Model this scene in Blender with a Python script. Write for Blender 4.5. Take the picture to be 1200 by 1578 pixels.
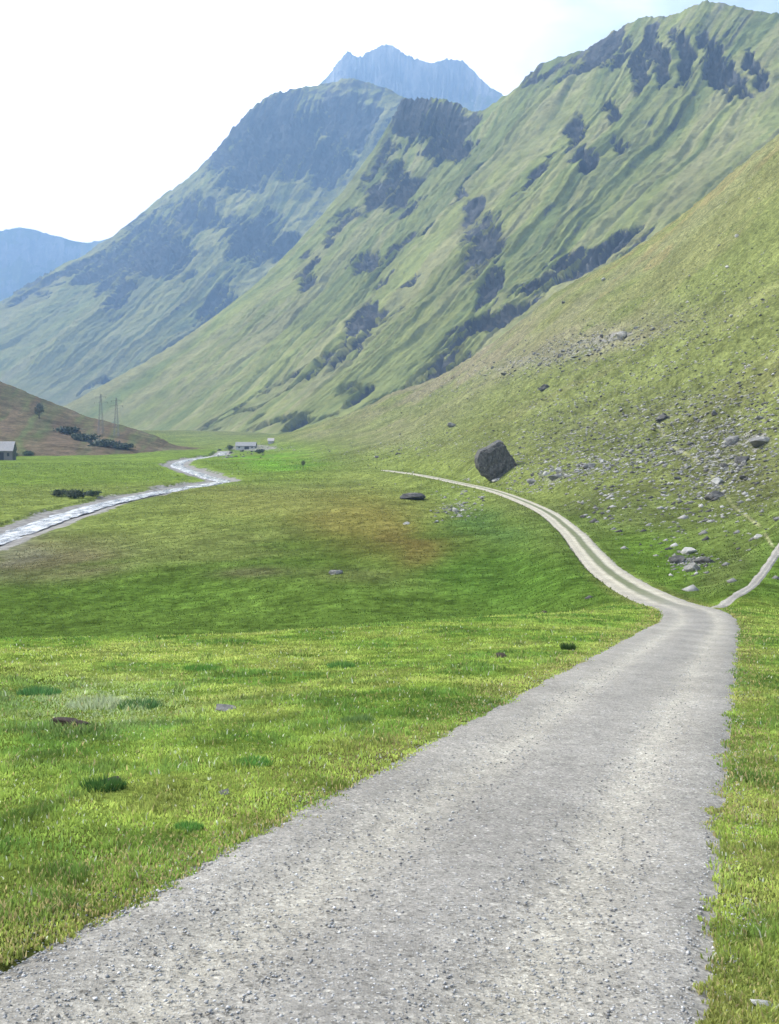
import bpy, bmesh, math, random
import numpy as np
from mathutils import Vector, Matrix
for o in list(bpy.data.objects): bpy.data.objects.remove(o)
S = bpy.context.scene; COL = S.collection; RAD = math.radians
random.seed(7); RNG = np.random.default_rng(7)

# ------------------------------------------------------------------ camera, sky, sun, exposure
EYE = 1.6; FPX = 1534.0; HOR = 655.0
cam_d = bpy.data.cameras.new('camera'); cam = bpy.data.objects.new('camera', cam_d); COL.objects.link(cam)
cam.location = (0, 0, EYE); cam.rotation_euler = (RAD(90), 0, 0)
cam_d.sensor_fit = 'AUTO'; cam_d.sensor_width = 36; cam_d.lens = FPX / 1578 * 36
cam_d.shift_y = -(789 - HOR) / 1578; cam_d.clip_start = 0.05; cam_d.clip_end = 60000
S.camera = cam
S.render.resolution_x = 779; S.render.resolution_y = 1024
S.view_settings.view_transform = 'Standard'; S.view_settings.look = 'None'
S.view_settings.exposure = 0.9; S.view_settings.gamma = 1
SUN_AZ, SUN_EL = -62.0, 40.0
w = bpy.data.worlds.new('World'); S.world = w; w.use_nodes = True
nt = w.node_tree; N = nt.nodes; L = nt.links
bg = N['Background']
sky = N.new('ShaderNodeTexSky'); sky.sky_type = 'NISHITA'; sky.sun_disc = False
sky.sun_elevation = RAD(SUN_EL); sky.sun_rotation = RAD(SUN_AZ); sky.altitude = 1800
sky.air_density = 1.0; sky.dust_density = 1.5; sky.ozone_density = 1
tc = N.new('ShaderNodeTexCoord')
mp = N.new('ShaderNodeMapping'); mp.inputs['Scale'].default_value = (1.6, 1.6, 4.0)
L.new(tc.outputs['Generated'], mp.inputs['Vector'])
cn = N.new('ShaderNodeTexNoise'); cn.inputs['Scale'].default_value = 1.6; cn.inputs['Detail'].default_value = 7
cn.inputs['Roughness'].default_value = 0.5
L.new(mp.outputs['Vector'], cn.inputs['Vector'])
# banked cloud lies thick over the left of the valley and breaks up to the right
dt = N.new('ShaderNodeVectorMath'); dt.operation = 'DOT_PRODUCT'; dt.inputs[1].default_value = (-0.9, 0.0, -0.35)
L.new(tc.outputs['Generated'], dt.inputs[0])
ad = N.new('ShaderNodeMath'); ad.operation = 'ADD'
L.new(dt.outputs['Value'], ad.inputs[0]); L.new(cn.outputs['Fac'], ad.inputs[1])
rp = N.new('ShaderNodeValToRGB'); rp.color_ramp.elements[0].position = 0.06; rp.color_ramp.elements[1].position = 0.50
L.new(ad.outputs[0], rp.inputs[0])
mx = N.new('ShaderNodeMixRGB'); mx.inputs[2].default_value = (27.0, 26.5, 26.0, 1)
L.new(rp.outputs['Color'], mx.inputs[0]); L.new(sky.outputs[0], mx.inputs[1]); L.new(mx.outputs[0], bg.inputs['Color'])
bg.inputs['Strength'].default_value = 0.10
sl = bpy.data.lights.new('sun', 'SUN'); sl.energy = 4.7; sl.angle = RAD(0.6); sl.color = (1, 0.95, 0.86)
so = bpy.data.objects.new('sun', sl); COL.objects.link(so)
sd = Vector((math.sin(RAD(SUN_AZ)) * math.cos(RAD(SUN_EL)), math.cos(RAD(SUN_AZ)) * math.cos(RAD(SUN_EL)), math.sin(RAD(SUN_EL))))
so.rotation_euler = (-sd).to_track_quat('-Z', 'Y').to_euler(); so.location = (0, 0, 50)

# ------------------------------------------------------------------ small maths
def P(px, py, d):            # photograph position + distance -> place in the valley
    return np.array([(px - 600) / FPX * d, d, EYE - (py - HOR) / FPX * d])
def px_of(X, Y, Z):
    Y = np.maximum(Y, 0.05)
    return 600 + X / Y * FPX, HOR - (Z - EYE) / Y * FPX
def _h(ix, iy, s):
    n = (ix * 374761393 + iy * 668265263 + s * 1274126177) & 0xffffffff
    n = ((n ^ (n >> 13)) * 1103515245) & 0xffffffff
    n = ((n ^ (n >> 15)) * 2246822519) & 0xffffffff
    return ((n ^ (n >> 16)) & 0xffff) / 65535.0
def noise(x, y, s=0):
    x = np.asarray(x, float); y = np.asarray(y, float)
    fx = np.floor(x); fy = np.floor(y); ix = fx.astype(np.int64); iy = fy.astype(np.int64)
    tx = x - fx; ty = y - fy; tx = tx**3 * (tx * (tx * 6 - 15) + 10); ty = ty**3 * (ty * (ty * 6 - 15) + 10)
    a = _h(ix, iy, s); b = _h(ix + 1, iy, s); c = _h(ix, iy + 1, s); d = _h(ix + 1, iy + 1, s)
    return ((a + (b - a) * tx) + ((c + (d - c) * tx) - (a + (b - a) * tx)) * ty) * 2 - 1
def fbm(x, y, o=5, s=0, g=0.5, rid=False):
    r = 0; a = 1.0; t = 0; c, sn = math.cos(0.6), math.sin(0.6)
    for k in range(o):
        n = noise(x, y, s + k)
        if rid: n = 1 - 2 * np.abs(n)
        r = r + a * n; t += a; a *= g
        x, y = (x * c - y * sn) * 2.03 + 11.3, (x * sn + y * c) * 2.03 - 7.7
    return r / t
def sm(a, b, x):
    t = np.clip((np.asarray(x, float) - a) / (b - a), 0, 1); return t * t * (3 - 2 * t)
def blob(px, py, cx, cy, rx, ry, rot=0.0):
    c, s = math.cos(RAD(rot)), math.sin(RAD(rot)); dx = px - cx; dy = py - cy
    return np.exp(-(((dx * c + dy * s) / rx) ** 2 + ((-dx * s + dy * c) / ry) ** 2))

# ------------------------------------------------------------------ lines on the ground
def spline(pts, n=12):
    pts = [np.array(p, float) for p in pts]; out = []
    q = [2 * pts[0] - pts[1]] + pts + [2 * pts[-1] - pts[-2]]
    for i in range(1, len(q) - 2):
        for k in range(n):
            t = k / n
            out.append(0.5 * ((2 * q[i]) + (-q[i-1] + q[i+1]) * t + (2*q[i-1] - 5*q[i] + 4*q[i+1] - q[i+2]) * t*t + (-q[i-1] + 3*q[i] - 3*q[i+1] + q[i+2]) * t**3))
    out.append(q[-2]); return np.array(out)
SL = 235 / FPX                       # the road and the meadow drop away at this grade
near_road = [np.array([-1.54 + 0.355 * y, y, -SL * y]) for y in (-6, 0, 6, 12, 18, 24, 30, 35)]
far_road_px = [(1066, 941, 41), (1018, 926, 49), (968, 901, 59), (930, 874, 70), (903, 845, 85), (876, 815, 104), (832, 784, 136), (762, 757, 180), (700, 743, 225), (645, 732, 275), (592, 725, 330)]
road_c = spline(near_road + [P(*p) for p in far_road_px], 14)
side_c = spline([P(1085, 938, 42), P(1120, 924, 46), P(1160, 900, 52), P(1190, 862, 60), P(1215, 825, 68), P(1260, 780, 80)], 10)
RELW = 18.0; WZ = EYE - RELW
river_px = [(-420, 985), (-150, 880), (15, 824), (105, 792), (185, 770), (262, 755), (325, 745), (344, 741), (322, 735), (290, 724), (272, 716), (292, 708), (335, 702), (345, 696)]
river_c = spline([P(px, py, RELW * FPX / (py - HOR)) for px, py in river_px], 10)
def dist_line(X, Y, line, half=None):
    """distance to a polyline and the height there"""
    best = np.full(X.shape, 1e9); zz = np.zeros(X.shape)
    for a, b in zip(line[:-1], line[1:]):
        ex, ey = b[0] - a[0], b[1] - a[1]; l2 = ex*ex + ey*ey + 1e-9
        t = np.clip(((X - a[0]) * ex + (Y - a[1]) * ey) / l2, 0, 1)
        dd = np.hypot(X - a[0] - t * ex, Y - a[1] - t * ey)
        m = dd < best; best = np.where(m, dd, best); zz = np.where(m, a[2] + t * (b[2] - a[2]), zz)
    return best, zz

# ------------------------------------------------------------------ ground shape: thin-plate surface through surveyed spots
cp = []
def addp(X, Y, Z): cp.append((math.atan2(X, Y), math.log(math.hypot(X, Y)), Z / math.hypot(X, Y)))
for r in (0.6, 2, 6, 14):
    for k in range(-5, 6):
        a = RAD(k * 35); addp(r * math.sin(a), r * math.cos(a), -SL * r * math.cos(a))
for px in (-500, -100, 0, 150, 300, 450, 600, 750, 900, 1000, 1150, 1300):
    for d in (7, 15, 22): addp((px - 600) / FPX * d, d, -SL * d)
for px, lst in {
    -900: [(1000,26),(1130,45),(1000,66),(850,130),(750,290),(708,520),(680,1000)],
    -300: [(985,26),(1035,42),(975,66),(900,95),(845,145),(744,300),(709,500),(680,1000)],
    0:    [(986,25.5),(1032,40),(972,66),(925,82),(880,108),(850,140),(800,190),(745,300),(708,520),(682,1000)],
    150:  [(988,25.5),(1028,40),(968,66),(915,84),(865,110),(835,140),(790,200),(745,300),(709,500),(682,1000)],
    300:  [(984,26.5),(1015,40),(962,66),(900,86),(850,115),(800,165),(760,248),(736,335),(708,500),(680,1000)],
    450:  [(973,29.5),(1000,42),(958,62),(905,78),(855,105),(805,148),(765,220),(728,350),(708,470),(692,600),(678,700),(666,800),(672,1000)],
    600:  [(962,33.5),(985,44),(952,60),(900,76),(850,100),(800,140),(762,195),(726,325),(700,400),(672,520),(642,640),(612,740),(640,950)],
    750:  [(953,38.5),(972,48),(940,62),(895,76),(850,96),(805,128),(775,165),(735,205),(700,250),(655,330),(600,460),(560,600),(536,700),(590,900)],
    850:  [(946,42),(950,51),(915,62),(885,74),(850,88),(775,135),(740,165),(700,200),(650,255),(590,340),(520,480),(460,640),(530,880)],
    1000: [(948,40),(935,50),(868,74),(825,92),(770,118),(720,145),(650,195),(580,255),(500,345),(430,450),(372,600),(460,850)],
    1150: [(945,43),(905,54),(860,68),(800,88),(730,115),(650,150),(550,205),(450,270),(350,360),(250,520),(360,760)],
    1300: [(945,44),(880,58),(780,82),(620,130),(450,200),(300,290),(130,480),(250,700)],
    1600: [(930,45),(820,62),(580,110),(350,180),(100,320),(-60,470),(100,700)],
    2400: [(900,45),(600,100),(200,220),(-200,420),(0,700)]}.items():
    for py, d in lst:
        v = P(px, py, d); addp(v[0], v[1], v[2])
for p in road_c[14*7::14]: addp(*p)
for p in side_c[10::20]: addp(*p)
for r in (60, 200, 700, 2500):
    for a in (100, 135, 170, -170, -135, -100): addp(r*math.sin(RAD(a)), r*math.cos(RAD(a)), 0.06*r if abs(a) > 90 else 0)
for r in (1100, 1500, 2100, 2700):
    for a in (-80, -50, -30, -15, -8, 0): addp(r*math.sin(RAD(a)), r*math.cos(RAD(a)), -8.5)
for r in (5000, 9500):
    for a in (-80, -50, -30, -15, 0, 15, 30, 50, 80): addp(r*math.sin(RAD(a)), r*math.cos(RAD(a)), -26)
cp = np.array(cp); AZS = 1.9
cu = cp[:, 0] * AZS; cv = cp[:, 1]; cq = cp[:, 2]
def _k(r2): return 0.5 * r2 * np.log(r2 + 1e-12)
n_ = len(cp); A = np.zeros((n_ + 3, n_ + 3))
A[:n_, :n_] = _k((cu[:, None] - cu) ** 2 + (cv[:, None] - cv) ** 2) + np.eye(n_) * 2e-4
A[:n_, n_] = 1; A[:n_, n_+1] = cu; A[:n_, n_+2] = cv; A[n_:, :n_] = A[:n_, n_:].T
sol = np.linalg.solve(A, np.concatenate([cq, np.zeros(3)]))
def base_h(X, Y):
    X = np.asarray(X, float); Y = np.asarray(Y, float); sh = X.shape; X = X.ravel(); Y = Y.ravel()
    out = np.empty_like(X)
    for i in range(0, len(X), 20000):
        x = X[i:i+20000]; y = Y[i:i+20000]; r = np.hypot(x, y) + 1e-6
        u = np.arctan2(x, y) * AZS; v = np.log(np.maximum(r, 0.4))
        q = _k((u[:, None] - cu) ** 2 + (v[:, None] - cv) ** 2) @ sol[:n_] + sol[n_] + sol[n_+1] * u + sol[n_+2] * v
        out[i:i+20000] = q * r
    return out.reshape(sh)
def ground_h(X, Y, full=False):
    X = np.asarray(X, float); Y = np.asarray(Y, float)
    r = np.hypot(X, Y); z = base_h(X, Y)
    rd, rz = dist_line(X, Y, road_c); sd_, sz = dist_line(X, Y, side_c); wd, wz = dist_line(X, Y, river_c)
    z = z + (rz - z) * (1 - sm(1.6, 5 + r * 0.02, rd))
    z = z + (sz - z) * (1 - sm(0.5, 3.0, sd_)) * sm(2.0, 3.5, rd)
    # bumps: hand-sized near, house-sized on the hillside
    m = sm(1.3, 2.6, rd) * sm(0.3, 1.6, sd_)
    b = 0.035 * fbm(X * 1.1, Y * 1.1, 4, 3) + 0.10 * sm(3, 14, rd) * fbm(X * 0.22, Y * 0.22, 3, 9)
    b = b + sm(35, 90, r) * sm(2, 12, rd) * (0.35 * fbm(X * 0.16, Y * 0.16, 5, 21, 0.6) + 0.5 * fbm(X * 0.05, Y * 0.05, 3, 31))
    hill = sm(2.0, 25, z + 14 + 0 * X) * sm(60, 150, r)
    b = b + hill * (3.0 * fbm(X * 0.035, Y * 0.035, 6, 41, 0.58) + 1.5 * fbm(X * 0.11, Y * 0.11, 5, 47, 0.68, True))
    z = z + b * m * (1 - 0.75 * (1 - sm(8, 22, wd)) * sm(80, 120, r))
    # river bed and banks
    far = sm(60, 90, r)
    wn = wd + 2.4 * fbm(X * 0.05, Y * 0.05, 4, 55) * sm(60, 90, r)
    bed = WZ - 0.7 + 0.12 * np.clip(wn, 0, 12) + 1.1 * sm(6.0, 12.0, wn)
    k = (1 - sm(7.5, 17, wd)) * far
    z = z + (np.minimum(bed, z) - z) * k
    z = np.maximum(z, np.where((wd > 6.5) & (r > 90) & (r < 900) & (z < WZ + 1.5), WZ + 0.10 + 0.35 * (1 + fbm(X * 0.08, Y * 0.08, 3, 5)), -1e9))
    # cut the bed for the road surface
    z = z - (0.05 + 0.0012 * r) * (1 - sm(1.15, 1.45, rd)) - (0.02 + 0.0006 * r) * (1 - sm(0.15, 0.34, sd_)) * sm(1.5, 2.2, rd)
    return (z, rd, sd_, wd) if full else z
def hit(px, py, d0=3.0, d1=1400.0):
    d = np.exp(np.linspace(math.log(d0), math.log(d1), 900))
    X = (px - 600) / FPX * d; Z = EYE - (py - HOR) / FPX * d; g = ground_h(X, d)
    i = np.nonzero(Z <= g)[0]; i = i[0] if len(i) else 899
    return float(X[i]), float(d[i]), float(g[i])

# ------------------------------------------------------------------ materials
def mat(name):
    m = bpy.data.materials.new(name); m.use_nodes = True
    return m, m.node_tree.nodes, m.node_tree.links, m.node_tree.nodes['Principled BSDF']
def nz(N, L, scale, detail=5, rough=0.55, vec=None, sc3=None):
    n = N.new('ShaderNodeTexNoise'); n.inputs['Scale'].default_value = scale
    n.inputs['Detail'].default_value = detail; n.inputs['Roughness'].default_value = rough
    if vec is None:
        g = N.new('ShaderNodeNewGeometry'); vec = g.outputs['Position']
    if sc3:
        mp = N.new('ShaderNodeMapping'); mp.inputs['Scale'].default_value = sc3; L.new(vec, mp.inputs['Vector']); vec = mp.outputs['Vector']
    L.new(vec, n.inputs['Vector']); return n
def ramp(N, L, src, stops):
    r = N.new('ShaderNodeValToRGB'); e = r.color_ramp.elements
    e[0].position = stops[0][0]; e[0].color = (*stops[0][1], 1); e[1].position = stops[-1][0]; e[1].color = (*stops[-1][1], 1)
    for p, c in stops[1:-1]:
        k = e.new(p); k.color = (*c, 1)
    L.new(src, r.inputs[0]); return r.outputs['Color']
def mix(N, L, mode, f, a, b):
    m = N.new('ShaderNodeMixRGB'); m.blend_type = mode
    for i, v in ((0, f), (1, a), (2, b)):
        if isinstance(v, (int, float)): m.inputs[i].default_value = v
        elif isinstance(v, tuple): m.inputs[i].default_value = (*v, 1)
        else: L.new(v, m.inputs[i])
    return m.outputs[0]
def bump(N, L, bsdf, src, strength, dist):
    b = N.new('ShaderNodeBump'); b.inputs['Strength'].default_value = strength; b.inputs['Distance'].default_value = dist
    L.new(src, b.inputs['Height']); L.new(b.outputs[0], bsdf.inputs['Normal']); return b
def gray(v): return (v, v, v)

def terrain_mat(name, scales, rock_a, rock_b, bump_d, rock_scale, brk=0.0):
    """turf colour comes from the 'turf' attribute, bare rock from the 'rock' attribute; noise breaks both up"""
    m, N, L, B = mat(name)
    at = N.new('ShaderNodeAttribute'); at.attribute_name = 'turf'; ar = N.new('ShaderNodeAttribute'); ar.attribute_name = 'rock'
    c = at.outputs['Color']
    for s, lo, hi in scales:
        n = nz(N, L, s, 6, 0.6); c = mix(N, L, 'MULTIPLY', 1.0, c, ramp(N, L, n.outputs['Fac'], [(0.32, gray(lo)), (0.68, gray(hi))]))
    n = nz(N, L, rock_scale, 8, 0.65, None, (1, 1, 0.45)); rc = ramp(N, L, n.outputs['Fac'], [(0.3, rock_a), (0.7, rock_b)])
    n2 = nz(N, L, rock_scale * 0.7, 10, 0.78)
    ma = N.new('ShaderNodeMath'); ma.operation = 'ADD'; L.new(ar.outputs['Fac'], ma.inputs[0]); L.new(n2.outputs['Fac'], ma.inputs[1])
    f = ramp(N, L, ma.outputs[0], [(0.88 - brk, gray(0)), (0.96 + brk, gray(1))])
    L.new(mix(N, L, 'MIX', f, c, rc), B.inputs['Base Color']); B.inputs['Roughness'].default_value = 0.95
    B.inputs['Specular IOR Level'].default_value = 0.0
    bump(N, L, B, nz(N, L, rock_scale * 2.0, 8, 0.7).outputs['Fac'], 0.8, bump_d)
    return m
M = {}
M['ground'] = terrain_mat('grassy_ground', [(0.35, 0.62, 1.38), (0.05, 0.75, 1.25), (1.4, 0.65, 1.35), (16.0, 0.62, 1.38)], (0.13, 0.125, 0.12), (0.30, 0.29, 0.27), 0.12, 0.5)
M['mountain'] = terrain_mat('mountain_turf_and_rock', [(0.004, 0.82, 1.18), (0.02, 0.82, 1.18), (0.09, 0.82, 1.18)], (0.03, 0.034, 0.042), (0.13, 0.13, 0.125), 10.0, 0.022, 0.035)
M['peak'] = terrain_mat('pale_peak_rock', [(0.004, 0.8, 1.2), (0.02, 0.75, 1.25)], (0.10, 0.10, 0.105), (0.34, 0.33, 0.32), 20.0, 0.012)
M['heath'] = terrain_mat('heath', [(0.02, 0.75, 1.25), (0.12, 0.65, 1.35), (0.5, 0.7, 1.3)], (0.10, 0.09, 0.08), (0.2, 0.19, 0.17), 1.2, 0.08)

# gravel: pale wheel tracks, stony middle that greens over further on
m, N, L, B = mat('gravel'); M['gravel'] = m
uv = N.new('ShaderNodeUVMap'); uv.uv_map = 'UVMap'; ag = N.new('ShaderNodeAttribute'); ag.attribute_name = 'mid'
sx = N.new('ShaderNodeSeparateXYZ'); L.new(uv.outputs[0], sx.inputs[0])
wv = nz(N, L, 0.5, 4, 0.6); mw = N.new('ShaderNodeMath'); mw.operation = 'MULTIPLY_ADD'; mw.inputs[1].default_value = 0.13; L.new(wv.outputs['Fac'], mw.inputs[0]); L.new(sx.outputs[0], mw.inputs[2])
ms = N.new('ShaderNodeMath'); ms.operation = 'SUBTRACT'; ms.inputs[1].default_value = 0.065; L.new(mw.outputs[0], ms.inputs[0])
track = ramp(N, L, ms.outputs[0], [(0.0, gray(0)), (0.16, gray(0.35)), (0.29, gray(1)), (0.38, gray(0.25)), (0.5, gray(0)), (0.62, gray(0.2)), (0.72, gray(1)), (0.84, gray(0.3)), (1.0, gray(0))])
vr = N.new('ShaderNodeTexVoronoi'); vr.inputs['Scale'].default_value = 80; g_ = N.new('ShaderNodeNewGeometry'); L.new(g_.outputs['Position'], vr.inputs['Vector'])
vs = N.new('ShaderNodeSeparateXYZ'); L.new(vr.outputs['Color'], vs.inputs[0])
vr2 = N.new('ShaderNodeTexVoronoi'); vr2.inputs['Scale'].default_value = 46; L.new(g_.outputs['Position'], vr2.inputs['Vector'])
vs2 = N.new('ShaderNodeSeparateXYZ'); L.new(vr2.outputs['Color'], vs2.inputs[0])
stone = ramp(N, L, vs.outputs[0], [(0.0, (0.13, 0.127, 0.118)), (0.12, (0.235, 0.228, 0.213)), (0.85, (0.315, 0.305, 0.283)), (1.0, (0.41, 0.40, 0.372))])
stone2 = ramp(N, L, vs2.outputs[1], [(0.0, gray(0.55)), (0.06, gray(0.93)), (0.94, gray(1.05)), (1.0, gray(1.5))])
c = mix(N, L, 'MULTIPLY', 1.0, stone, stone2)
c = mix(N, L, 'MULTIPLY', 1.0, c, ramp(N, L, nz(N, L, 7.0, 6, 0.7).outputs['Fac'], [(0.3, gray(0.78)), (0.7, gray(1.18))]))
c = mix(N, L, 'MULTIPLY', 1.0, c, ramp(N, L, nz(N, L, 0.7, 5, 0.6).outputs['Fac'], [(0.3, gray(0.80)), (0.7, gray(1.14))]))
c = mix(N, L, 'MULTIPLY', 1.0, c, ramp(N, L, track, [(0, (0.80, 0.80, 0.81)), (1, (1.13, 1.12, 1.07))]))
grn = ramp(N, L, nz(N, L, 3.0, 5, 0.7).outputs['Fac'], [(0.35, (0.07, 0.095, 0.035)), (0.65, (0.14, 0.15, 0.08))])
mid = ramp(N, L, ms.outputs[0], [(0.34, gray(0)), (0.42, gray(1)), (0.58, gray(1)), (0.66, gray(0))])
mm = N.new('ShaderNodeMath'); mm.operation = 'MULTIPLY'; L.new(mid, mm.inputs[0]); L.new(ag.outputs['Fac'], mm.inputs[1])
c = mix(N, L, 'MIX', ag.outputs['Fac'], c, mix(N, L, 'MULTIPLY', 1.0, c, (1.32, 1.30, 1.18)))
c = mix(N, L, 'MULTIPLY', 1.0, c, (1.02, 1.0, 0.955))
L.new(mix(N, L, 'MIX', mm.outputs[0], c, grn), B.inputs['Base Color']); B.inputs['Roughness'].default_value = 0.9
B.inputs['Specular IOR Level'].default_value = 0.2
bump(N, L, B, vr.outputs['Distance'], 0.35, 0.008)

m, N, L, B = mat('grass_blades'); M['blade'] = m
at = N.new('ShaderNodeAttribute'); at.attribute_name = 'tone'
L.new(at.outputs['Color'], B.inputs['Base Color']); B.inputs['Roughness'].default_value = 0.6; B.inputs['Specular IOR Level'].default_value = 0.25
tr = N.new('ShaderNodeBsdfTranslucent'); L.new(at.outputs['Color'], tr.inputs['Color'])
ms_ = N.new('ShaderNodeMixShader'); ms_.inputs[0].default_value = 0.5
L.new(B.outputs[0], ms_.inputs[1]); L.new(tr.outputs[0], ms_.inputs[2]); L.new(ms_.outputs[0], N['Material Output'].inputs['Surface'])

def rock_mat(name, a, b, lichen=None, sc=1.0):
    m, N, L, B = mat(name)
    tcx = N.new('ShaderNodeTexCoord'); v = tcx.outputs['Object']
    n = nz(N, L, 1.6 * sc, 8, 0.68, v); c = ramp(N, L, n.outputs['Fac'], [(0.3, a), (0.7, b)])
    if lichen:
        n2 = nz(N, L, 3.1 * sc, 6, 0.7, v); c = mix(N, L, 'MIX', ramp(N, L, n2.outputs['Fac'], [(0.55, gray(0)), (0.66, gray(0.8))]), c, lichen)
    L.new(c, B.inputs['Base Color']); B.inputs['Roughness'].default_value = 0.9; B.inputs['Specular IOR Level'].default_value = 0.25
    bump(N, L, B, nz(N, L, 5 * sc, 8, 0.7, v).outputs['Fac'], 0.7, 0.15)
    return m
M['rock_dark'] = rock_mat('dark_gneiss', (0.03, 0.03, 0.031), (0.12, 0.118, 0.112), (0.20, 0.195, 0.17))
M['rock_grey'] = rock_mat('grey_gneiss', (0.09, 0.09, 0.088), (0.26, 0.255, 0.24), (0.34, 0.33, 0.29))
M['rock_pale'] = rock_mat('pale_stone', (0.24, 0.235, 0.22), (0.46, 0.45, 0.42))
M['rock_white'] = rock_mat('white_stone', (0.42, 0.41, 0.39), (0.7, 0.69, 0.66))
M['soil'] = rock_mat('dark_clod', (0.03, 0.022, 0.018), (0.09, 0.065, 0.05), None, 6)
m, N, L, B = mat('river_water'); M['water'] = m
n = nz(N, L, 0.9, 6, 0.7, None, (1, 0.4, 1))
f = ramp(N, L, nz(N, L, 0.45, 7, 0.75, None, (1.3, 0.35, 1)).outputs['Fac'], [(0.42, gray(0)), (0.60, gray(1))])
B.inputs['Specular IOR Level'].default_value = 0.4
L.new(mix(N, L, 'MIX', f, (0.12, 0.12, 0.12), (0.62, 0.62, 0.61)), B.inputs['Base Color']); B.inputs['Roughness'].default_value = 0.25
bump(N, L, B, n.outputs['Fac'], 0.5, 0.5)
def foliage_mat(name, a, b):
    m, N, L, B = mat(name); g = N.new('ShaderNodeNewGeometry')
    c = ramp(N, L, g.outputs['Random Per Island'], [(0, a), (1, b)])
    L.new(c, B.inputs['Base Color']); B.inputs['Roughness'].default_value = 0.7; return m
M['leaf_dark'] = foliage_mat('dark_foliage', (0.016, 0.032, 0.018), (0.06, 0.085, 0.035))
M['leaf_green'] = foliage_mat('green_foliage', (0.03, 0.06, 0.02), (0.07, 0.11, 0.035))
def plain(name, a, b, sc=3, rough=0.8, metal=0):
    m, N, L, B = mat(name); tcx = N.new('ShaderNodeTexCoord')
    L.new(ramp(N, L, nz(N, L, sc, 6, 0.65, tcx.outputs['Object'], (1, 1, 3)).outputs['Fac'], [(0.3, a), (0.7, b)]), B.inputs['Base Color'])
    B.inputs['Roughness'].default_value = rough; B.inputs['Metallic'].default_value = metal; return m
M['bark'] = plain('bark', (0.05, 0.04, 0.03), (0.12, 0.1, 0.08))
M['timber'] = plain('weathered_timber', (0.10, 0.09, 0.085), (0.2, 0.19, 0.18))
M['roof'] = plain('pale_roofing', (0.34, 0.31, 0.31), (0.5, 0.46, 0.46), 1.5)
M['white_wall'] = plain('whitewashed_wall', (0.32, 0.32, 0.32), (0.5, 0.5, 0.5), 1)
M['stone_wall'] = plain('stone_wall', (0.16, 0.16, 0.16), (0.3, 0.3, 0.3), 1)
M['opening'] = plain('dark_opening', (0.01, 0.01, 0.012), (0.03, 0.03, 0.03))
M['steel'] = plain('galvanised_steel', (0.12, 0.13, 0.14), (0.22, 0.23, 0.24), 2, 0.6, 0.3)

# ------------------------------------------------------------------ mesh helpers
def np_mesh(name, V, F4, material, cols=None, smooth=True, facs=None, uvs=None, parent=None):
    me = bpy.data.meshes.new(name); V = np.asarray(V, np.float32); F = np.asarray(F4, np.int32); k = F.shape[1]
    me.vertices.add(len(V)); me.vertices.foreach_set('co', V.ravel())
    me.loops.add(F.size); me.loops.foreach_set('vertex_index', F.ravel())
    me.polygons.add(len(F)); me.polygons.foreach_set('loop_start', np.arange(0, F.size, k, dtype=np.int32))
    me.polygons.foreach_set('loop_total', np.full(len(F), k, np.int32))
    me.update(calc_edges=True)
    if smooth: me.polygons.foreach_set('use_smooth', np.ones(len(F), bool))
    for nm, c in (cols or {}).items():
        a = me.color_attributes.new(nm, 'FLOAT_COLOR', 'POINT'); cc = np.ones((len(V), 4), np.float32); cc[:, :3] = c
        a.data.foreach_set('color', cc.ravel())
    for nm, c in (facs or {}).items():
        a = me.attributes.new(nm, 'FLOAT', 'POINT'); a.data.foreach_set('value', np.asarray(c, np.float32))
    if uvs is not None:
        u = me.uv_layers.new(name='UVMap'); u.data.foreach_set('uv', np.asarray(uvs, np.float32)[F.ravel()].ravel())
    me.materials.append(material)
    o = bpy.data.objects.new(name, me); COL.objects.link(o)
    if parent: o.parent = parent
    return o
def grid_faces(nr, nc, wrap=False):
    i, j = np.meshgrid(np.arange(nr - 1), np.arange(nc if wrap else nc - 1), indexing='ij')
    j2 = (j + 1) % nc
    return np.stack([i * nc + j, i * nc + j2, (i + 1) * nc + j2, (i + 1) * nc + j], -1).reshape(-1, 4)
def tag(o, label, cat, group=None):
    o['label'] = label; o['category'] = cat
    if group: o['group'] = group
    return o
def empty(name, loc, label, cat, group=None, rz=0):
    o = bpy.data.objects.new(name, None); COL.objects.link(o); o.location = loc; o.rotation_euler = (0, 0, rz)
    return tag(o, label, cat, group)
def bm_obj(name, bm, material, parent=None, smooth=False):
    me = bpy.data.meshes.new(name); bm.normal_update(); bm.to_mesh(me); bm.free(); me.materials.append(material)
    if smooth:
        for p in me.polygons: p.use_smooth = True
    o = bpy.data.objects.new(name, me); COL.objects.link(o)
    if parent: o.parent = parent
    return o
def box(bm, x0, x1, y0, y1, z0, z1):
    v = [bm.verts.new(p) for p in ((x0,y0,z0),(x1,y0,z0),(x1,y1,z0),(x0,y1,z0),(x0,y0,z1),(x1,y0,z1),(x1,y1,z1),(x0,y1,z1))]
    for f in ((0,3,2,1),(4,5,6,7),(0,1,5,4),(1,2,6,5),(2,3,7,6),(3,0,4,7)): bm.faces.new([v[i] for i in f])
def bar(bm, a, b, r0, r1, n=6):
    a = Vector(a); b = Vector(b); q = (b - a).to_track_quat('Z', 'Y'); rings = []
    for c, r in ((a, r0), (b, r1)):
        rings.append([bm.verts.new(c + q @ Vector((r * math.cos(2*math.pi*k/n), r * math.sin(2*math.pi*k/n), 0))) for k in range(n)])
    for k in range(n): bm.faces.new([rings[0][k], rings[0][(k+1) % n], rings[1][(k+1) % n], rings[1][k]])
    bm.faces.new(rings[0][::-1]); bm.faces.new(rings[1])

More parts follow.
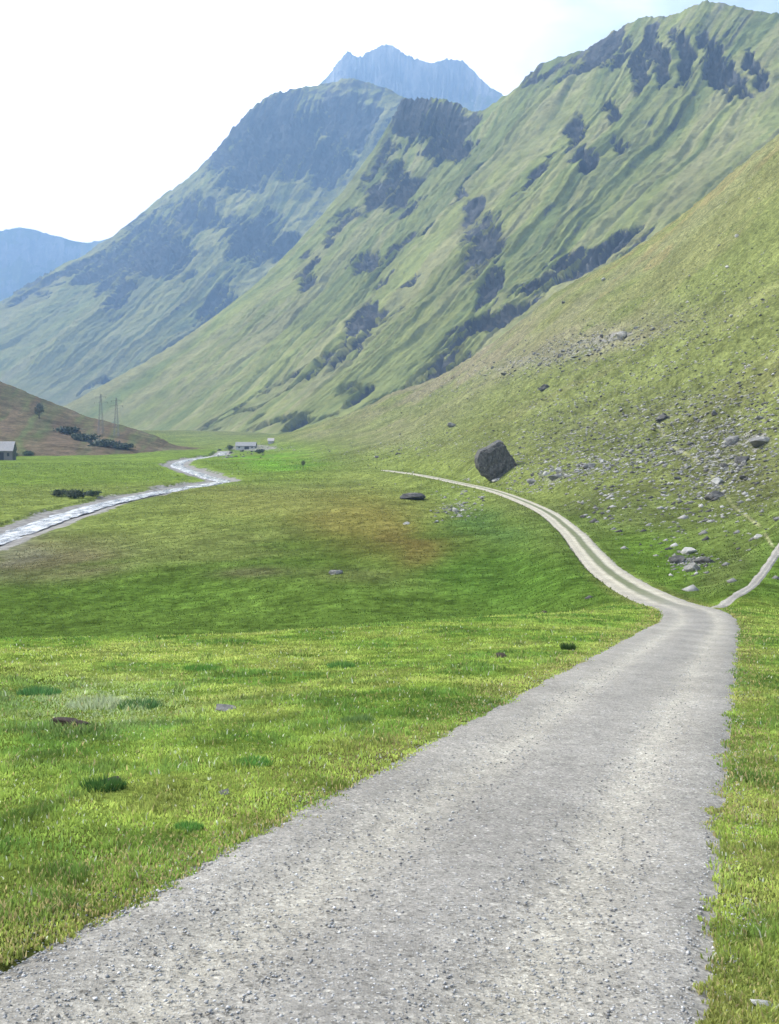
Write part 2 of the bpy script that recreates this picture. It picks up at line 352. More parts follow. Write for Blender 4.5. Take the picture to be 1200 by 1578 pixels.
# ------------------------------------------------------------------ ground sheet
def lerp3(c0, c1, f): return c0 * (1 - f[:, None]) + np.array(c1) * f[:, None]
def turf_colour(X, Y, Z, rd, sd_, wd):
    r = np.hypot(X, Y); px, py = px_of(X, Y, Z); n = len(X)
    wob = 28 * fbm(X * 0.04, Y * 0.04, 3, 77); pxw = px + wob * 2 * sm(40, 100, r); pyw = py + wob * 0.7 * sm(40, 100, r)
    c = np.tile(np.array([0.12, 0.18, 0.03]), (n, 1))                      # near meadow
    c = lerp3(c, (0.14, 0.155, 0.04), 0.5 * sm(0.0, 0.5, fbm(X * 0.35, Y * 0.35, 4, 63)))
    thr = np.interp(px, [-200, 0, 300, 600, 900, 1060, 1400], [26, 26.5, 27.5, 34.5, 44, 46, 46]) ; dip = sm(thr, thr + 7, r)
    c = lerp3(c, (0.066, 0.108, 0.020), dip)                                    # darker green in the hollow past the brow
    c = lerp3(c, (0.125, 0.155, 0.04), sm(105, 170, r))                          # drier floor
    c = lerp3(c, (0.115, 0.165, 0.03), 0.9 * sm(280, 330, r) * (1 - sm(620, 800, r)) * (1 - sm(450, 560, px)))   # hay meadow past the river
    hill = sm(-13, -4, Z) * sm(60, 110, r)
    c = lerp3(c, (0.122, 0.140, 0.048), hill)
    c = lerp3(c, (0.155, 0.148, 0.07), 0.45 * hill * sm(0.0, 0.45, fbm(X * 0.02 + Y * 0.02, Y * 0.008 - X * 0.008, 5, 91)))
    c = lerp3(c, (0.16, 0.155, 0.085), 0.5 * hill * sm(330, 520, r) * sm(0.0, 0.4, fbm(X * 0.012, Y * 0.012, 4, 97) + 0.1))
    for cx, cy, rx, ry, rot, col, k in (
        (560, 805, 100, 42, 10, (0.15, 0.115, 0.035), 0.6), (640, 850, 40, 30, 30, (0.14, 0.10, 0.035), 0.6), (400, 770, 120, 22, 0, (0.16, 0.16, 0.05), 0.5),
        (60, 862, 130, 20, -8, (0.12, 0.10, 0.06), 0.75), (380, 880, 60, 10, 0, (0.10, 0.09, 0.05), 0.6), (330, 840, 150, 16, -6, (0.13, 0.13, 0.05), 0.4), (560, 890, 90, 14, 5, (0.10, 0.105, 0.04), 0.5), (250, 920, 120, 25, 0, (0.060, 0.105, 0.018), 0.6),
        (780, 890, 110, 50, 0, (0.055, 0.110, 0.018), 0.7), (740, 800, 60, 25, 20, (0.05, 0.10, 0.03), 0.6), (1000, 850, 70, 30, 20, (0.075, 0.135, 0.02), 0.7),
        (930, 780, 110, 30, 8, (0.07, 0.085, 0.03), 0.75), (1120, 880, 60, 22, -30, (0.07, 0.085, 0.03), 0.7), (430, 712, 60, 9, 0, (0.10, 0.20, 0.02), 0.9),
        (700, 610, 150, 40, -25, (0.13, 0.14, 0.06), 0.5), (700, 560, 160, 22, -30, (0.17, 0.145, 0.10), 0.7), (900, 530, 150, 22, -14, (0.17, 0.155, 0.10), 0.7),
        (1130, 700, 90, 60, 30, (0.075, 0.078, 0.035), 0.7), (1000, 690, 90, 25, 0, (0.08, 0.09, 0.035), 0.5), (930, 640, 120, 20, -15, (0.09, 0.095, 0.045), 0.5), (1050, 340, 200, 9, -40, (0.19, 0.155, 0.07), 0.6), (30, 850, 60, 16, -25, (0.13, 0.125, 0.09), 0.6)):
        c = lerp3(c, col, k * np.minimum(1, 1.3 * blob(pxw, pyw, cx, cy, rx, ry, rot)) * sm(36, 50, r))
    # dry verge along the gravel, thin trodden path across the hillside
    vg = (1 - sm(1.5, 2.3, rd)) * (0.5 + 0.5 * fbm(X * 1.5, Y * 1.5, 3, 12))
    c = lerp3(c, (0.17, 0.14, 0.06), 0.8 * np.clip(vg, 0, 1) * (1 - sm(40, 80, r)))
    tp = [(1015, 655), (1030, 685), (1085, 715), (1105, 745), (1130, 780), (1172, 812), (1195, 850)]
    dp = np.full(n, 1e9)
    for a, b in zip(tp[:-1], tp[1:]):
        ex, ey = b[0]-a[0], b[1]-a[1]; t = np.clip(((px-a[0])*ex + (py-a[1])*ey) / (ex*ex+ey*ey), 0, 1)
        dp = np.minimum(dp, np.hypot(px-a[0]-t*ex, py-a[1]-t*ey))
    c = lerp3(c, (0.22, 0.22, 0.12), 0.75 * (1 - sm(1.0, 4.0, dp)) * (r > 60) * sm(-0.35, 0.15, fbm(X * 0.3, Y * 0.3, 3, 44)))
    rock = np.zeros(n)
    wn = wd + 3.0 * fbm(X * 0.06, Y * 0.06, 4, 56)
    rock = np.maximum(rock, 0.50 * sm(2.5, 3.8, wd) * (1 - sm(4.5, 10, wn)) * (r > 90) * (r < 900))    # gravel bars
    rock = np.maximum(rock, 0.9 * (1 - sm(4, 6, wd)) * (r > 90) * (r < 900))
    rock = np.maximum(rock, 0.47 * np.clip(1 - rd / 1.75, 0, 1) * 3)
    for cx, cy, rx, ry, rot, k in ((860, 545, 150, 17, -14, 0.36), (940, 520, 50, 10, -12, 0.42), (1120, 700, 60, 20, -30, 0.38), (1165, 680, 35, 22, 0, 0.4), (1065, 862, 34, 13, 0, 0.42),
                              (1090, 762, 60, 6, -4, 0.38), (860, 737, 60, 9, -12, 0.36), (700, 785, 30, 14, 0, 0.36), (1080, 640, 130, 40, -20, 0.32), (600, 585, 60, 20, -25, 0.3), (390, 690, 50, 6, 0, 0.45)):
        rock = np.maximum(rock, k * np.minimum(1, 1.5 * blob(px, py, cx, cy, rx, ry, rot)) * (r > 40))
    return c, rock
fa = np.radians(np.linspace(-32, 32, 1150)); ba = np.radians(np.linspace(32, 328, 150))[1:-1]
az = np.concatenate([fa, ba])
rr = np.concatenate([[0.3], np.exp(np.linspace(math.log(0.8), math.log(2.9), 16)), np.exp(np.linspace(math.log(3.0), math.log(1100), 760)), np.exp(np.linspace(math.log(1110), math.log(9800), 60))])
R_, A_ = np.meshgrid(rr, az, indexing='ij'); GX = (R_ * np.sin(A_)).ravel(); GY = (R_ * np.cos(A_)).ravel()
GZ, rd, sdd, wd = ground_h(GX, GY, True)
ctr = ground_h(np.array([0.0]), np.array([0.01]))
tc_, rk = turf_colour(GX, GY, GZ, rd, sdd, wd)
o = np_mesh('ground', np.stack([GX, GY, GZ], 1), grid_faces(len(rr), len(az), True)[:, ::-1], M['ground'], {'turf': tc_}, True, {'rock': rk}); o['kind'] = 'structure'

# ------------------------------------------------------------------ road, side path, river
def strip(name, line, half, ncol, material, lift, edge=0.12, kind=True, midf=None):
    d = np.gradient(line[:, :2], axis=0); d /= np.linalg.norm(d, axis=1)[:, None] + 1e-9; nx = np.stack([d[:, 1], -d[:, 0]], 1)
    t = np.linspace(-1, 1, ncol); V = []; U = []; mid = []; s = 0
    for i, p in enumerate(line):
        if i: s += float(np.hypot(*(line[i, :2] - line[i-1, :2])))
        h = half(p) if callable(half) else half
        e0 = h + edge * float(fbm(np.array(s * 0.8), np.array(1.5), 5, 7, .7)); e1 = h + edge * float(fbm(np.array(s * 0.8), np.array(9.5), 5, 8, .7))
        r = math.hypot(p[0], p[1]); lf = lift(r)
        for u in t:
            q = p[:2] + nx[i] * u * (e0 if u < 0 else e1)
            cr = -0.035 * max(0, abs(u) - 0.88) / 0.12 * (1 + r * 0.02) - 0.022 * math.exp(-((abs(u) - 0.43) / 0.15) ** 2)
            V.append((q[0], q[1], p[2] + lf + cr)); U.append(((u + 1) / 2, s)); mid.append(midf(p) if midf else 0)
    V = np.array(V)
    o = np_mesh(name, V, grid_faces(len(line), ncol)[:, ::-1], material, None, True, {'mid': mid}, np.array(U))
    if kind: o['kind'] = 'structure'
    return o
def resample(line, ds):
    s = np.concatenate([[0], np.cumsum(np.linalg.norm(np.diff(line[:, :2], axis=0), axis=1))]); n = int(s[-1] / ds)
    t = np.linspace(0, s[-1], n); return np.stack([np.interp(t, s, line[:, k]) for k in range(3)], 1)
rl = resample(road_c, 0.16)
strip('road', rl, lambda p: 1.42 - 0.22 * float(sm(45, 75, p[1])), 15, M['gravel'], lambda r: 0.0 + 0.0004 * r, 0.13, True, lambda p: float(sm(38, 60, p[1])) * 0.9)
sp_ = resample(side_c[3:], 0.3); sr_ = np.hypot(sp_[:, 0], sp_[:, 1]); sp_[:, 2] = ground_h(sp_[:, 0], sp_[:, 1]) + 0.025 + 0.0006 * sr_; sp_[:6, 2] -= np.array([.25, .15, .1, .06, .03, .01])
strip('path', sp_, lambda p: 0.30 - 0.1 * float(sm(55, 80, p[1])), 7, M['gravel'], lambda r: 0.0004 * r, 0.16)
rv = resample(river_c, 2.0); rv[:, 2] = WZ
strip('water', rv, lambda p: 2.6, 7, M['water'], lambda r: 0.0, 1.6)

# ------------------------------------------------------------------ mountains
def cubic_cols(C, n):
    """C: list of columns, each (m,3) resampled; smooth interpolation across columns"""
    return np.stack([spline(C[:, j], n) for j in range(C.shape[1])], 1)
def mountain(name, cols, nseg, nrow, gully, rocks, turf, seed, amp, back, foot_drop=60, mat_='mountain', dry=None, wave=1.0):
    m = 9; CC = []
    for c in cols:
        p = np.array([P(*q) for q in c]); s = np.concatenate([[0], np.cumsum(np.linalg.norm(np.diff(p, axis=0), axis=1))]); s /= s[-1]
        t = np.linspace(0, 1, m); CC.append(np.stack([np.interp(t, s, p[:, k]) for k in range(3)], 1))
    G = cubic_cols(np.array(CC), nseg)                                   # ncol, m, 3
    G = np.stack([spline(list(g), max(1, nrow // (m - 1))) for g in G], 0)
    nc, nr = G.shape[:2]
    X, Y, Z = G[..., 0], G[..., 1], G[..., 2]
    u = np.broadcast_to(np.linspace(0, len(cols), nc)[:, None], (nc, nr)); v = np.broadcast_to(np.linspace(0, 1, nr)[None], (nc, nr))
    du = np.gradient(G, axis=0); dv = np.gradient(G, axis=1); nrm = np.cross(du, dv); nrm /= np.linalg.norm(nrm, axis=2)[..., None] + 1e-9
    flip = np.sign(nrm[..., 2]); flip[flip == 0] = 1; nrm *= flip[..., None]
    px, py = px_of(X, Y, Z)
    wu = u + (0.45 * fbm(u * 1.3, v * 3, 3, seed + 50) + 0.10 * fbm(u * 6, v * 14, 4, seed + 51)) * wave
    g1 = fbm(wu * 1.7, v * 1.1 + 3, 4, seed, 0.55, True); g2 = fbm(wu * 6, v * 2.6, 4, seed + 9, 0.6, True)
    lump = fbm(X / 260, (Y + Z) / 260, 6, seed + 20, 0.55); fine = fbm(X / 70, (Y + Z * 1.3) / 70, 5, seed + 30, 0.6)
    fade = sm(1.0, 0.86, v) ; top = sm(0.0, 0.10, v) * 0.8 + 0.2; edge = sm(0, 0.35, len(cols) - u) * 0.8 + 0.2
    strk = fbm(wu * 8, v * 3, 6, seed + 80, 0.72); rk = np.zeros((nc, nr)); wob = 22 * fbm(X / 90, (Z + Y) / 90, 4, seed + 60); wob2 = 22 * fbm(X / 90 + 40, (Z + Y) / 90, 4, seed + 61)
    for cx, cy, rx, ry, rot, k in rocks:
        rk = np.maximum(rk, k * sm(0.20, 0.50, blob(px + wob, py + wob2, cx, cy, rx, ry, rot) * (1 + 1.5 * strk) - 0.06))
    disp = amp * fade * (top * edge * (0.27 * gully * g1 + 0.10 * gully * g2) + 0.5 * lump * top * edge + 0.09 * fine)
    crag = fbm(wu * 22, v * 9, 4, seed + 70, 0.6, True)
    crag2 = fbm(wu * 55 + Z / 90, v * 20 + X / 120, 4, seed + 74, 0.65, True)
    disp = disp - amp * 0.75 * rk * top * edge + amp * (0.62 * crag + 0.25 * crag2) * rk * fade * (0.12 + 0.88 * sm(0.0, 0.12, v)) + amp * 0.04 * fade * crag2 * sm(0, .08, v)
    G = G + nrm * disp[..., None]
    # fine jagged crest
    G[..., 2] += (1 - sm(0, 0.05, v)) * amp * 0.16 * fbm(u * 7, v * 0 + 5, 5, seed + 90, 0.6)
    X, Y, Z = G[..., 0], G[..., 1], G[..., 2]
    # rock where it is steep too
    du = np.gradient(G, axis=0); dv = np.gradient(G, axis=1); nn = np.cross(du, dv); nn /= np.linalg.norm(nn, axis=2)[..., None] + 1e-9
    steep = 1 - np.abs(nn[..., 2])
    rock = np.clip(0.56 * rk + 0.13 * crag * rk + 0.20 * sm(0.40, 0.75, steep) * sm(1.0, 0.6, v) + 0.12 * (1 - sm(0, 0.2, v)) + 0.19 + 0.14 * strk, 0, 1)
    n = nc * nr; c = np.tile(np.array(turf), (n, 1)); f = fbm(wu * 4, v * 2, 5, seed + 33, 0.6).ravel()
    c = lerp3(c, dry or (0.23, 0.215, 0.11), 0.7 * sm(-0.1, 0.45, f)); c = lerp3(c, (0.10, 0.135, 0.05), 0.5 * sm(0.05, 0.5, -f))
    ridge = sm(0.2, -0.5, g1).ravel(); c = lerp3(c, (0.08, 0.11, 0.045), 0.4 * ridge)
    # rear side and root, so the mountain is a body and not a sheet
    away = G[:, 0, :2] / np.linalg.norm(G[:, 0, :2], axis=1)[:, None]
    b1 = G[:, 0].copy(); b1[:, :2] += away * back * 0.25; b1[:, 2] -= back * 0.10
    b2 = G[:, 0].copy(); b2[:, :2] += away * back; b2[:, 2] = -60
    dn = G[:, -1] - G[:, -8]; dn /= np.linalg.norm(dn[:, :2], axis=1)[:, None]; ft = G[:, -1] + dn * 140; ft[:, 2] = G[:, -1, 2] - foot_drop
    G = np.concatenate([b2[:, None], b1[:, None], G, ft[:, None]], 1)
    c = c.reshape(nc, nr, 3); c = np.concatenate([c[:, :1], c[:, :1], c, c[:, -1:]], 1).reshape(-1, 3)
    rock = np.concatenate([rock[:, :1], rock[:, :1], rock, rock[:, -1:]], 1).ravel()
    # last column continues backwards as the hidden flank
    fl = G[-1].copy(); fl[:, 1] += back * 1.2; fl[:, 0] -= 0; fl[:, 2] = np.minimum(fl[:, 2] - 200, -60)
    V = np.concatenate([G.reshape(-1, 3), fl]); cc = np.concatenate([c, c[-(nr + 3):]]); rr_ = np.concatenate([rock, rock[-(nr + 3):]])
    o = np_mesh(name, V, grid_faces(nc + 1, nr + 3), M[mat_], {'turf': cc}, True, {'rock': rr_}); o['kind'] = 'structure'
    return o
# right-hand wall of the valley with its dark crags
D = [[(1750,-120,1300),(1500,100,1150),(1300,350,1000),(1100,600,900)],
     [(1450,-20,1480),(1280,180,1330),(1080,360,1150),(900,520,1030),(750,640,950)],
     [(1300,28,1600),(1160,200,1430),(980,370,1250),(790,540,1110),(640,660,1020)],
     [(1200,22,1700),(1080,200,1520),(900,380,1330),(700,560,1170),(560,664,1080)],
     [(1140,12,1750),(1020,200,1570),(850,370,1390),(660,550,1240),(520,664,1140)],
     [(1085,4,1800),(960,200,1620),(800,360,1450),(620,540,1300),(480,664,1200)],
     [(1040,22,1860),(915,205,1680),(750,370,1500),(580,545,1350),(440,666,1250)],
     [(980,30,1920),(870,210,1740),(700,380,1560),(540,550,1400),(400,666,1300)],
     [(900,75,2020),(780,230,1850),(620,400,1680),(470,560,1520),(350,666,1420)],
     [(830,100,2100),(735,245,1920),(590,410,1740),(445,565,1580),(322,664,1480)],
     [(790,140,2180),(700,265,2000),(560,420,1810),(420,570,1660),(300,663,1560)],
     [(735,172,2260),(655,280,2080),(530,430,1900),(390,572,1740),(270,662,1640)],
     [(700,158,2330),(630,272,2150),(505,420,1980),(370,560,1830),(235,660,1720)],
     [(655,150,2380),(600,258,2240),(485,400,2090),(350,530,1940),(200,655,1800)],
     [(620,152,2420),(585,215,2360),(530,292,2300),(450,385,2240),(330,492,2170),(250,543,2110),(180,582,2060),(100,625,2000)]]
mountain('mountain_slope', D, 40, 400, 1.0,
    [(668,190,54,44,6,1.25),(690,215,36,34,0,1.2),(625,185,24,30,-10,1.2),(612,285,26,50,-15,1),(575,300,18,45,20,.8),(560,412,30,22,0,1),(552,490,16,48,22,1),(470,420,12,30,30,.8),(520,350,12,34,30,.8),
     (890,215,14,38,0,1),(908,248,18,12,0,1),(960,226,16,15,0,1),(943,181,9,12,0,1),(845,112,60,20,-20,1),(930,75,40,35,-30,.8),(1010,90,12,50,-10,1),(1050,95,14,45,-15,1),(1100,110,16,55,-25,1),
     (1135,130,14,38,-25,1),(1165,110,10,35,-15,.9),(985,110,12,35,10,.9),(640,590,95,16,-32,1),(760,500,90,18,-30,1),(900,405,110,20,-22,1),(740,370,30,50,0,.55),(755,440,14,40,20,.8),
     (550,600,30,10,-40,.9),(450,645,60,6,-12,.9),(420,610,110,5,-28,1),(500,560,90,4,-30,.9),(600,470,60,5,-45,.8),(700,300,60,5,-50,.7),(820,280,60,5,-45,.6),(560,520,40,5,-60,.8),(620,380,50,8,-45,.5),(330,450,10,10,0,0.3)],
    (0.18, 0.195, 0.065), 100, 34, 900, 60)
E = [[(1000,150,2800),(950,350,2700),(850,500,2600),(700,650,2450)],
     [(820,205,3000),(760,350,2850),(660,500,2700),(520,650,2500)],
     [(720,195,3150),(650,320,3000),(560,450,2850),(400,570,2650),(300,650,2500)],
     [(650,165,3230),(590,300,3080),(490,440,2920),(340,565,2720),(240,645,2560)],
     [(600,138,3300),(540,290,3150),(430,430,2990),(280,560,2780),(180,638,2640)],
     [(540,122,3360),(480,295,3200),(370,435,3040),(225,560,2850),(130,632,2720)],
     [(490,130,3420),(420,300,3230),(310,440,3080),(170,560,2900),(80,628,2790)],
     [(430,142,3480),(360,310,3300),(250,440,3150),(125,555,2970),(40,622,2850)],
     [(390,162,3540),(310,322,3370),(200,440,3200),(80,550,3020),(0,616,2900)],
     [(350,205,3620),(270,340,3460),(160,455,3300),(40,550,3120),(-40,612,3000)],
     [(300,265,3700),(220,370,3560),(110,475,3400),(0,550,3240),(-80,610,3130)],
     [(250,302,3800),(150,400,3650),(20,490,3500),(-100,560,3350),(-200,612,3250)],
     [(180,362,3900),(100,412,3830),(0,466,3760),(-150,535,3680),(-300,612,3600)]]
E = [[(a, b, c * 1.18) for a, b, c in q] for q in E]
mountain('mountain_ridge', E, 36, 320, 0.8,
    [(430,210,90,60,10,.85),(540,190,50,40,-30,.55),(370,250,50,40,0,1),(300,330,40,30,0,.6),(240,385,52,48,-10,1),(390,370,48,46,10,1),(440,385,30,20,0,1),(330,470,18,50,30,.9),
     (180,450,22,30,20,.8),(170,410,60,25,-25,.7),(500,250,45,40,0,.7),(260,540,50,6,-30,.7),(150,600,40,6,-20,.8),(60,440,60,12,-25,.6)],
    (0.215, 0.21, 0.07), 300, 64, 1200, 80)
Fm = [[(1050,260,4700),(1000,400,4600),(950,600,4400)],[(900,215,4700),(860,400,4600),(840,600,4400)],[(810,165,4750),(780,330,4600),(760,600,4400)],[(765,140,4800),(745,300,4650),(720,600,4450)],
      [(740,120,4850),(722,300,4650),(700,600,4450)],[(715,95,4900),(700,290,4700),(680,600,4500)],[(690,90,4900),(680,280,4700),(650,600,4500)],[(665,95,4900),(655,280,4700),(620,600,4500)],
      [(632,86,4950),(625,270,4750),(600,600,4550)],[(610,72,4950),(603,270,4750),(580,600,4550)],[(592,68,4980),(585,270,4780),(560,600,4550)],[(572,76,5000),(565,270,4800),(540,600,4600)],
      [(552,88,5000),(545,270,4800),(520,600,4600)],[(536,79,5020),(530,270,4800),(500,600,4600)],[(518,98,5050),(510,270,4850),(480,600,4600)],[(500,122,5080),(490,280,4850),(460,600,4650)],[(440,170,5100),(420,320,4900),(400,600,4700)]]
Fm = [[(a, b, c * 1.3) for a, b, c in q] for q in Fm]
mountain('mountain_peak', Fm, 18, 200, 0.6, [(640,110,110,40,10,1),(560,110,40,40,0,1)], (0.09, 0.10, 0.06), 500, 75, 1500, 120, 'peak', wave=0.4)
Gm = [[(420,400,8600),(400,480,8300),(380,640,8000)],[(260,340,8600),(240,430,8300),(230,640,8000)],[(180,363,8600),(170,450,8300),(170,640,8000)],[(130,373,8600),(125,450,8300),(120,640,8000)],
      [(80,362,8600),(75,450,8300),(70,640,8000)],[(35,351,8600),(30,440,8300),(25,640,8000)],[(-20,355,8600),(-25,450,8300),(-40,640,8000)],[(-150,340,8600),(-160,450,8300),(-170,640,8000)],[(-400,400,8600),(-410,500,8300),(-420,640,8000)]]
mountain('far_mountain', Gm, 24, 120, 0.8, [(60,390,80,20,0,.6)], (0.07, 0.09, 0.05), 700, 70, 2500, 200, 'peak', wave=0.4)
# low brown spur on the left
H = [[(420,696,760),(400,700,720),(380,706,690)],[(285,690,760),(270,695,700),(262,704,640)],[(240,672,770),(225,688,690),(215,705,600)],[(190,656,780),(175,680,690),(160,707,570)],
     [(130,640,790),(115,672,690),(100,708,560)],[(60,612,800),(40,660,690),(20,708,550)],[(0,587,810),(-40,650,690),(-80,708,540)],[(-120,540,820),(-180,630,690),(-240,708,530)],
     [(-350,450,830),(-450,590,690),(-550,710,520)],[(-800,300,850),(-950,560,690),(-1100,715,500)]]
mountain('hill', H, 24, 120, 0.35, [(150,676,30,5,20,.3)], (0.105, 0.085, 0.05), 900, 5, 260, 8, 'heath', (0.135, 0.10, 0.07), wave=0.6)
hill_o = bpy.data.objects['hill']

# ------------------------------------------------------------------ grass: short turf, denser and finer close by
def grass():
    n = 760000
    a = np.radians(RNG.uniform(-25, 24, n)); r = np.exp(np.concatenate([math.log(3.2) + math.log(46/3.2) * RNG.random(520000) ** 1.25, RNG.uniform(math.log(46), math.log(480), n - 520000)]))
    X = r * np.sin(a); Y = r * np.cos(a)
    cl = fbm(X * 1.6, Y * 1.6, 3, 200); keep = RNG.random(n) < np.clip(0.75 + 0.9 * cl, 0.25, 1); X, Y, r = X[keep], Y[keep], r[keep]
    rd_, _ = dist_line(X, Y, road_c); sd2, _ = dist_line(X, Y, side_c)
    e = 1.26 + 0.34 * fbm(X * 1.9, Y * 1.9, 6, 210, 0.8) + 0.0012 * r; rv_, _ = dist_line(X, Y, river_c)
    k = (rd_ > e) & (sd2 > 0.45) & (rv_ > 10); X, Y, r, rd_, sd2, rv_ = X[k], Y[k], r[k], rd_[k], sd2[k], rv_[k]
    Z, q1, q2, q3 = ground_h(X, Y, True); n = len(X); Z = Z + (0.045 + 0.0012 * r) * (1 - sm(1.15, 1.45, rd_))
    tuft = sm(0.10, 0.5, fbm(X * 1.3, Y * 1.3, 5, 220, 0.65)); tuf2 = sm(0.0, 0.5, fbm(X * 4.5, Y * 4.5, 3, 222))
    h = (0.014 + 0.026 * RNG.random(n) ** 1.5) * (1 + 1.0 * tuft) * (0.65 + 0.7 * tuf2) * (1 + r * 0.022) * (0.6 + 0.4 * sm(1.2, 1.7, rd_))
    wd_ = (0.0016 + 0.0018 * RNG.random(n)) * (1 + r * 0.19)
    yaw = RNG.uniform(0, 2 * math.pi, n); ln = RNG.uniform(0.1, 0.9, n) * h; ly = RNG.uniform(0, 2 * math.pi, n)
    dx, dy = np.cos(yaw) * wd_, np.sin(yaw) * wd_; lx, lyy = np.cos(ly) * ln, np.sin(ly) * ln
    V = np.stack([np.stack([X - dx, Y - dy, Z - 0.01], 1), np.stack([X + dx, Y + dy, Z - 0.01], 1),
                  np.stack([X + dx * .7 + lx * .35, Y + dy * .7 + lyy * .35, Z + h * 0.6], 1), np.stack([X + lx, Y + lyy, Z + h], 1),
                  np.stack([X - dx * .7 + lx * .35, Y - dy * .7 + lyy * .35, Z + h * 0.6], 1)], 1).reshape(-1, 3)
    b = np.arange(n) * 5; F = np.concatenate([np.stack([b, b+1, b+2, b+4], 1), np.stack([b+4, b+2, b+3, b+3], 1)])
    T = np.concatenate([np.stack([b, b+1, b+2], 1), np.stack([b, b+2, b+4], 1), np.stack([b+4, b+2, b+3], 1)])
    c = np.tile(np.array([0.33, 0.43, 0.09]), (n, 1)); t = fbm(X * 0.5, Y * 0.5, 4, 230)
    c = lerp3(c, (0.43, 0.47, 0.13), sm(-0.1, 0.5, t)); c = lerp3(c, (0.13, 0.24, 0.045), 0.9 * sm(-0.05, 0.35, -t)); c = lerp3(c, (0.12, 0.23, 0.05), 0.65 * tuft); c = c * (0.70 + 0.60 * sm(-0.5, 0.5, fbm(X * 2.6, Y * 2.6, 4, 235)))[:, None]
    ppx, ppy = px_of(X, Y, Z); pw = blob(ppx, ppy, 150, 1085, 130, 32, 0) * (r < 30); c = lerp3(c, (0.50, 0.56, 0.34), 0.75 * pw * (RNG.random(n) < .7)); pale = (RNG.random(n) < 0.02) & (r < 30); c[pale] = (0.6, 0.62, 0.5)
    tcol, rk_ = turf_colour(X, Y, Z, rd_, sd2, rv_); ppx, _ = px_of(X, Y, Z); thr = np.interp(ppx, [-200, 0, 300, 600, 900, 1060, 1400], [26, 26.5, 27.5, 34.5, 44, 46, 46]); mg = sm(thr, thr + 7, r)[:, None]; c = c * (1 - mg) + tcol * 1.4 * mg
    dry = (RNG.random(n) < 0.03 + 0.26 * (1 - sm(1.4, 2.2, rd_)) * (0.4 + 0.6 * sm(0, .4, fbm(X * .4, Y * .4, 3, 240)))); c[dry & (r < 45)] = (0.45, 0.38, 0.18)
    c *= RNG.uniform(0.65, 1.35, n)[:, None]
    o = np_mesh('grass', V, T, M['blade'], {'tone': np.repeat(c, 5, 0)}, False); o['kind'] = 'stuff'; o['label'] = 'short bright green meadow turf on both sides of the gravel road'; o['category'] = 'grass'
grass()

def stones(name, X, Y, Z, s, tone, label, cat, mt):
    n = len(X); a = RNG.normal(size=(n, 6, 3)) * 0.16; base = np.array([(1,0,0),(-1,0,0),(0,1,0),(0,-1,0),(0,0,1),(0,0,-1)], float) + a
    yw = RNG.uniform(0, 6.28, n); cs, sn = np.cos(yw)[:, None], np.sin(yw)[:, None]; x = base[..., 0] * cs - base[..., 1] * sn; y = base[..., 0] * sn + base[..., 1] * cs
    st = RNG.uniform(0.5, 1.1, (n, 1)); V = np.stack([X[:, None] + x * s[:, None], Y[:, None] + y * s[:, None] * st, Z[:, None] + base[..., 2] * s[:, None] * 0.55], -1).reshape(-1, 3)
    f = np.array([(0,2,4),(2,1,4),(1,3,4),(3,0,4),(2,0,5),(1,2,5),(3,1,5),(0,3,5)]); F = (np.arange(n)[:, None, None] * 6 + f[None]).reshape(-1, 3)
    o = np_mesh(name, V, F, mt, {'tone': np.repeat(tone, 6, 0)}, False); o['kind'] = 'stuff'; o['label'] = label; o['category'] = cat; return o
m, N, L, B = mat('loose_stone'); M['loose'] = m; at = N.new('ShaderNodeAttribute'); at.attribute_name = 'tone'
L.new(at.outputs['Color'], B.inputs['Base Color']); B.inputs['Roughness'].default_value = 0.9
def loose_gravel():
    n = 120000; a = np.radians(RNG.uniform(-25, 24, n)); r = np.exp(RNG.uniform(math.log(3.2), math.log(32), n)); X = r * np.sin(a); Y = r * np.cos(a)
    d, z = dist_line(X, Y, road_c); e = 1.45 + 0.2 * fbm(X * 2, Y * 2, 3, 260); k = (d < e) & (RNG.random(n) < 0.35 + 0.65 * sm(0.8, 1.4, d)); X, Y, d, z, r = X[k], Y[k], d[k], z[k], r[k]
    g = ground_h(X, Y); z = np.where(d < 1.27, z, g) + 0.001; n = len(X); s = 0.0028 + 0.009 * RNG.random(n) ** 4 + 0.0002 * r; t = RNG.choice([0.16, 0.27, 0.36, 0.42, 0.6], n, p=[.22, .32, .30, .13, .03])
    stones('gravel', X, Y, z, s, t[:, None] * np.array([1, .99, .97]) * RNG.uniform(.85, 1.15, (n, 1)), 'loose grey and white gravel lying on the road', 'gravel', M['loose'])
loose_gravel()
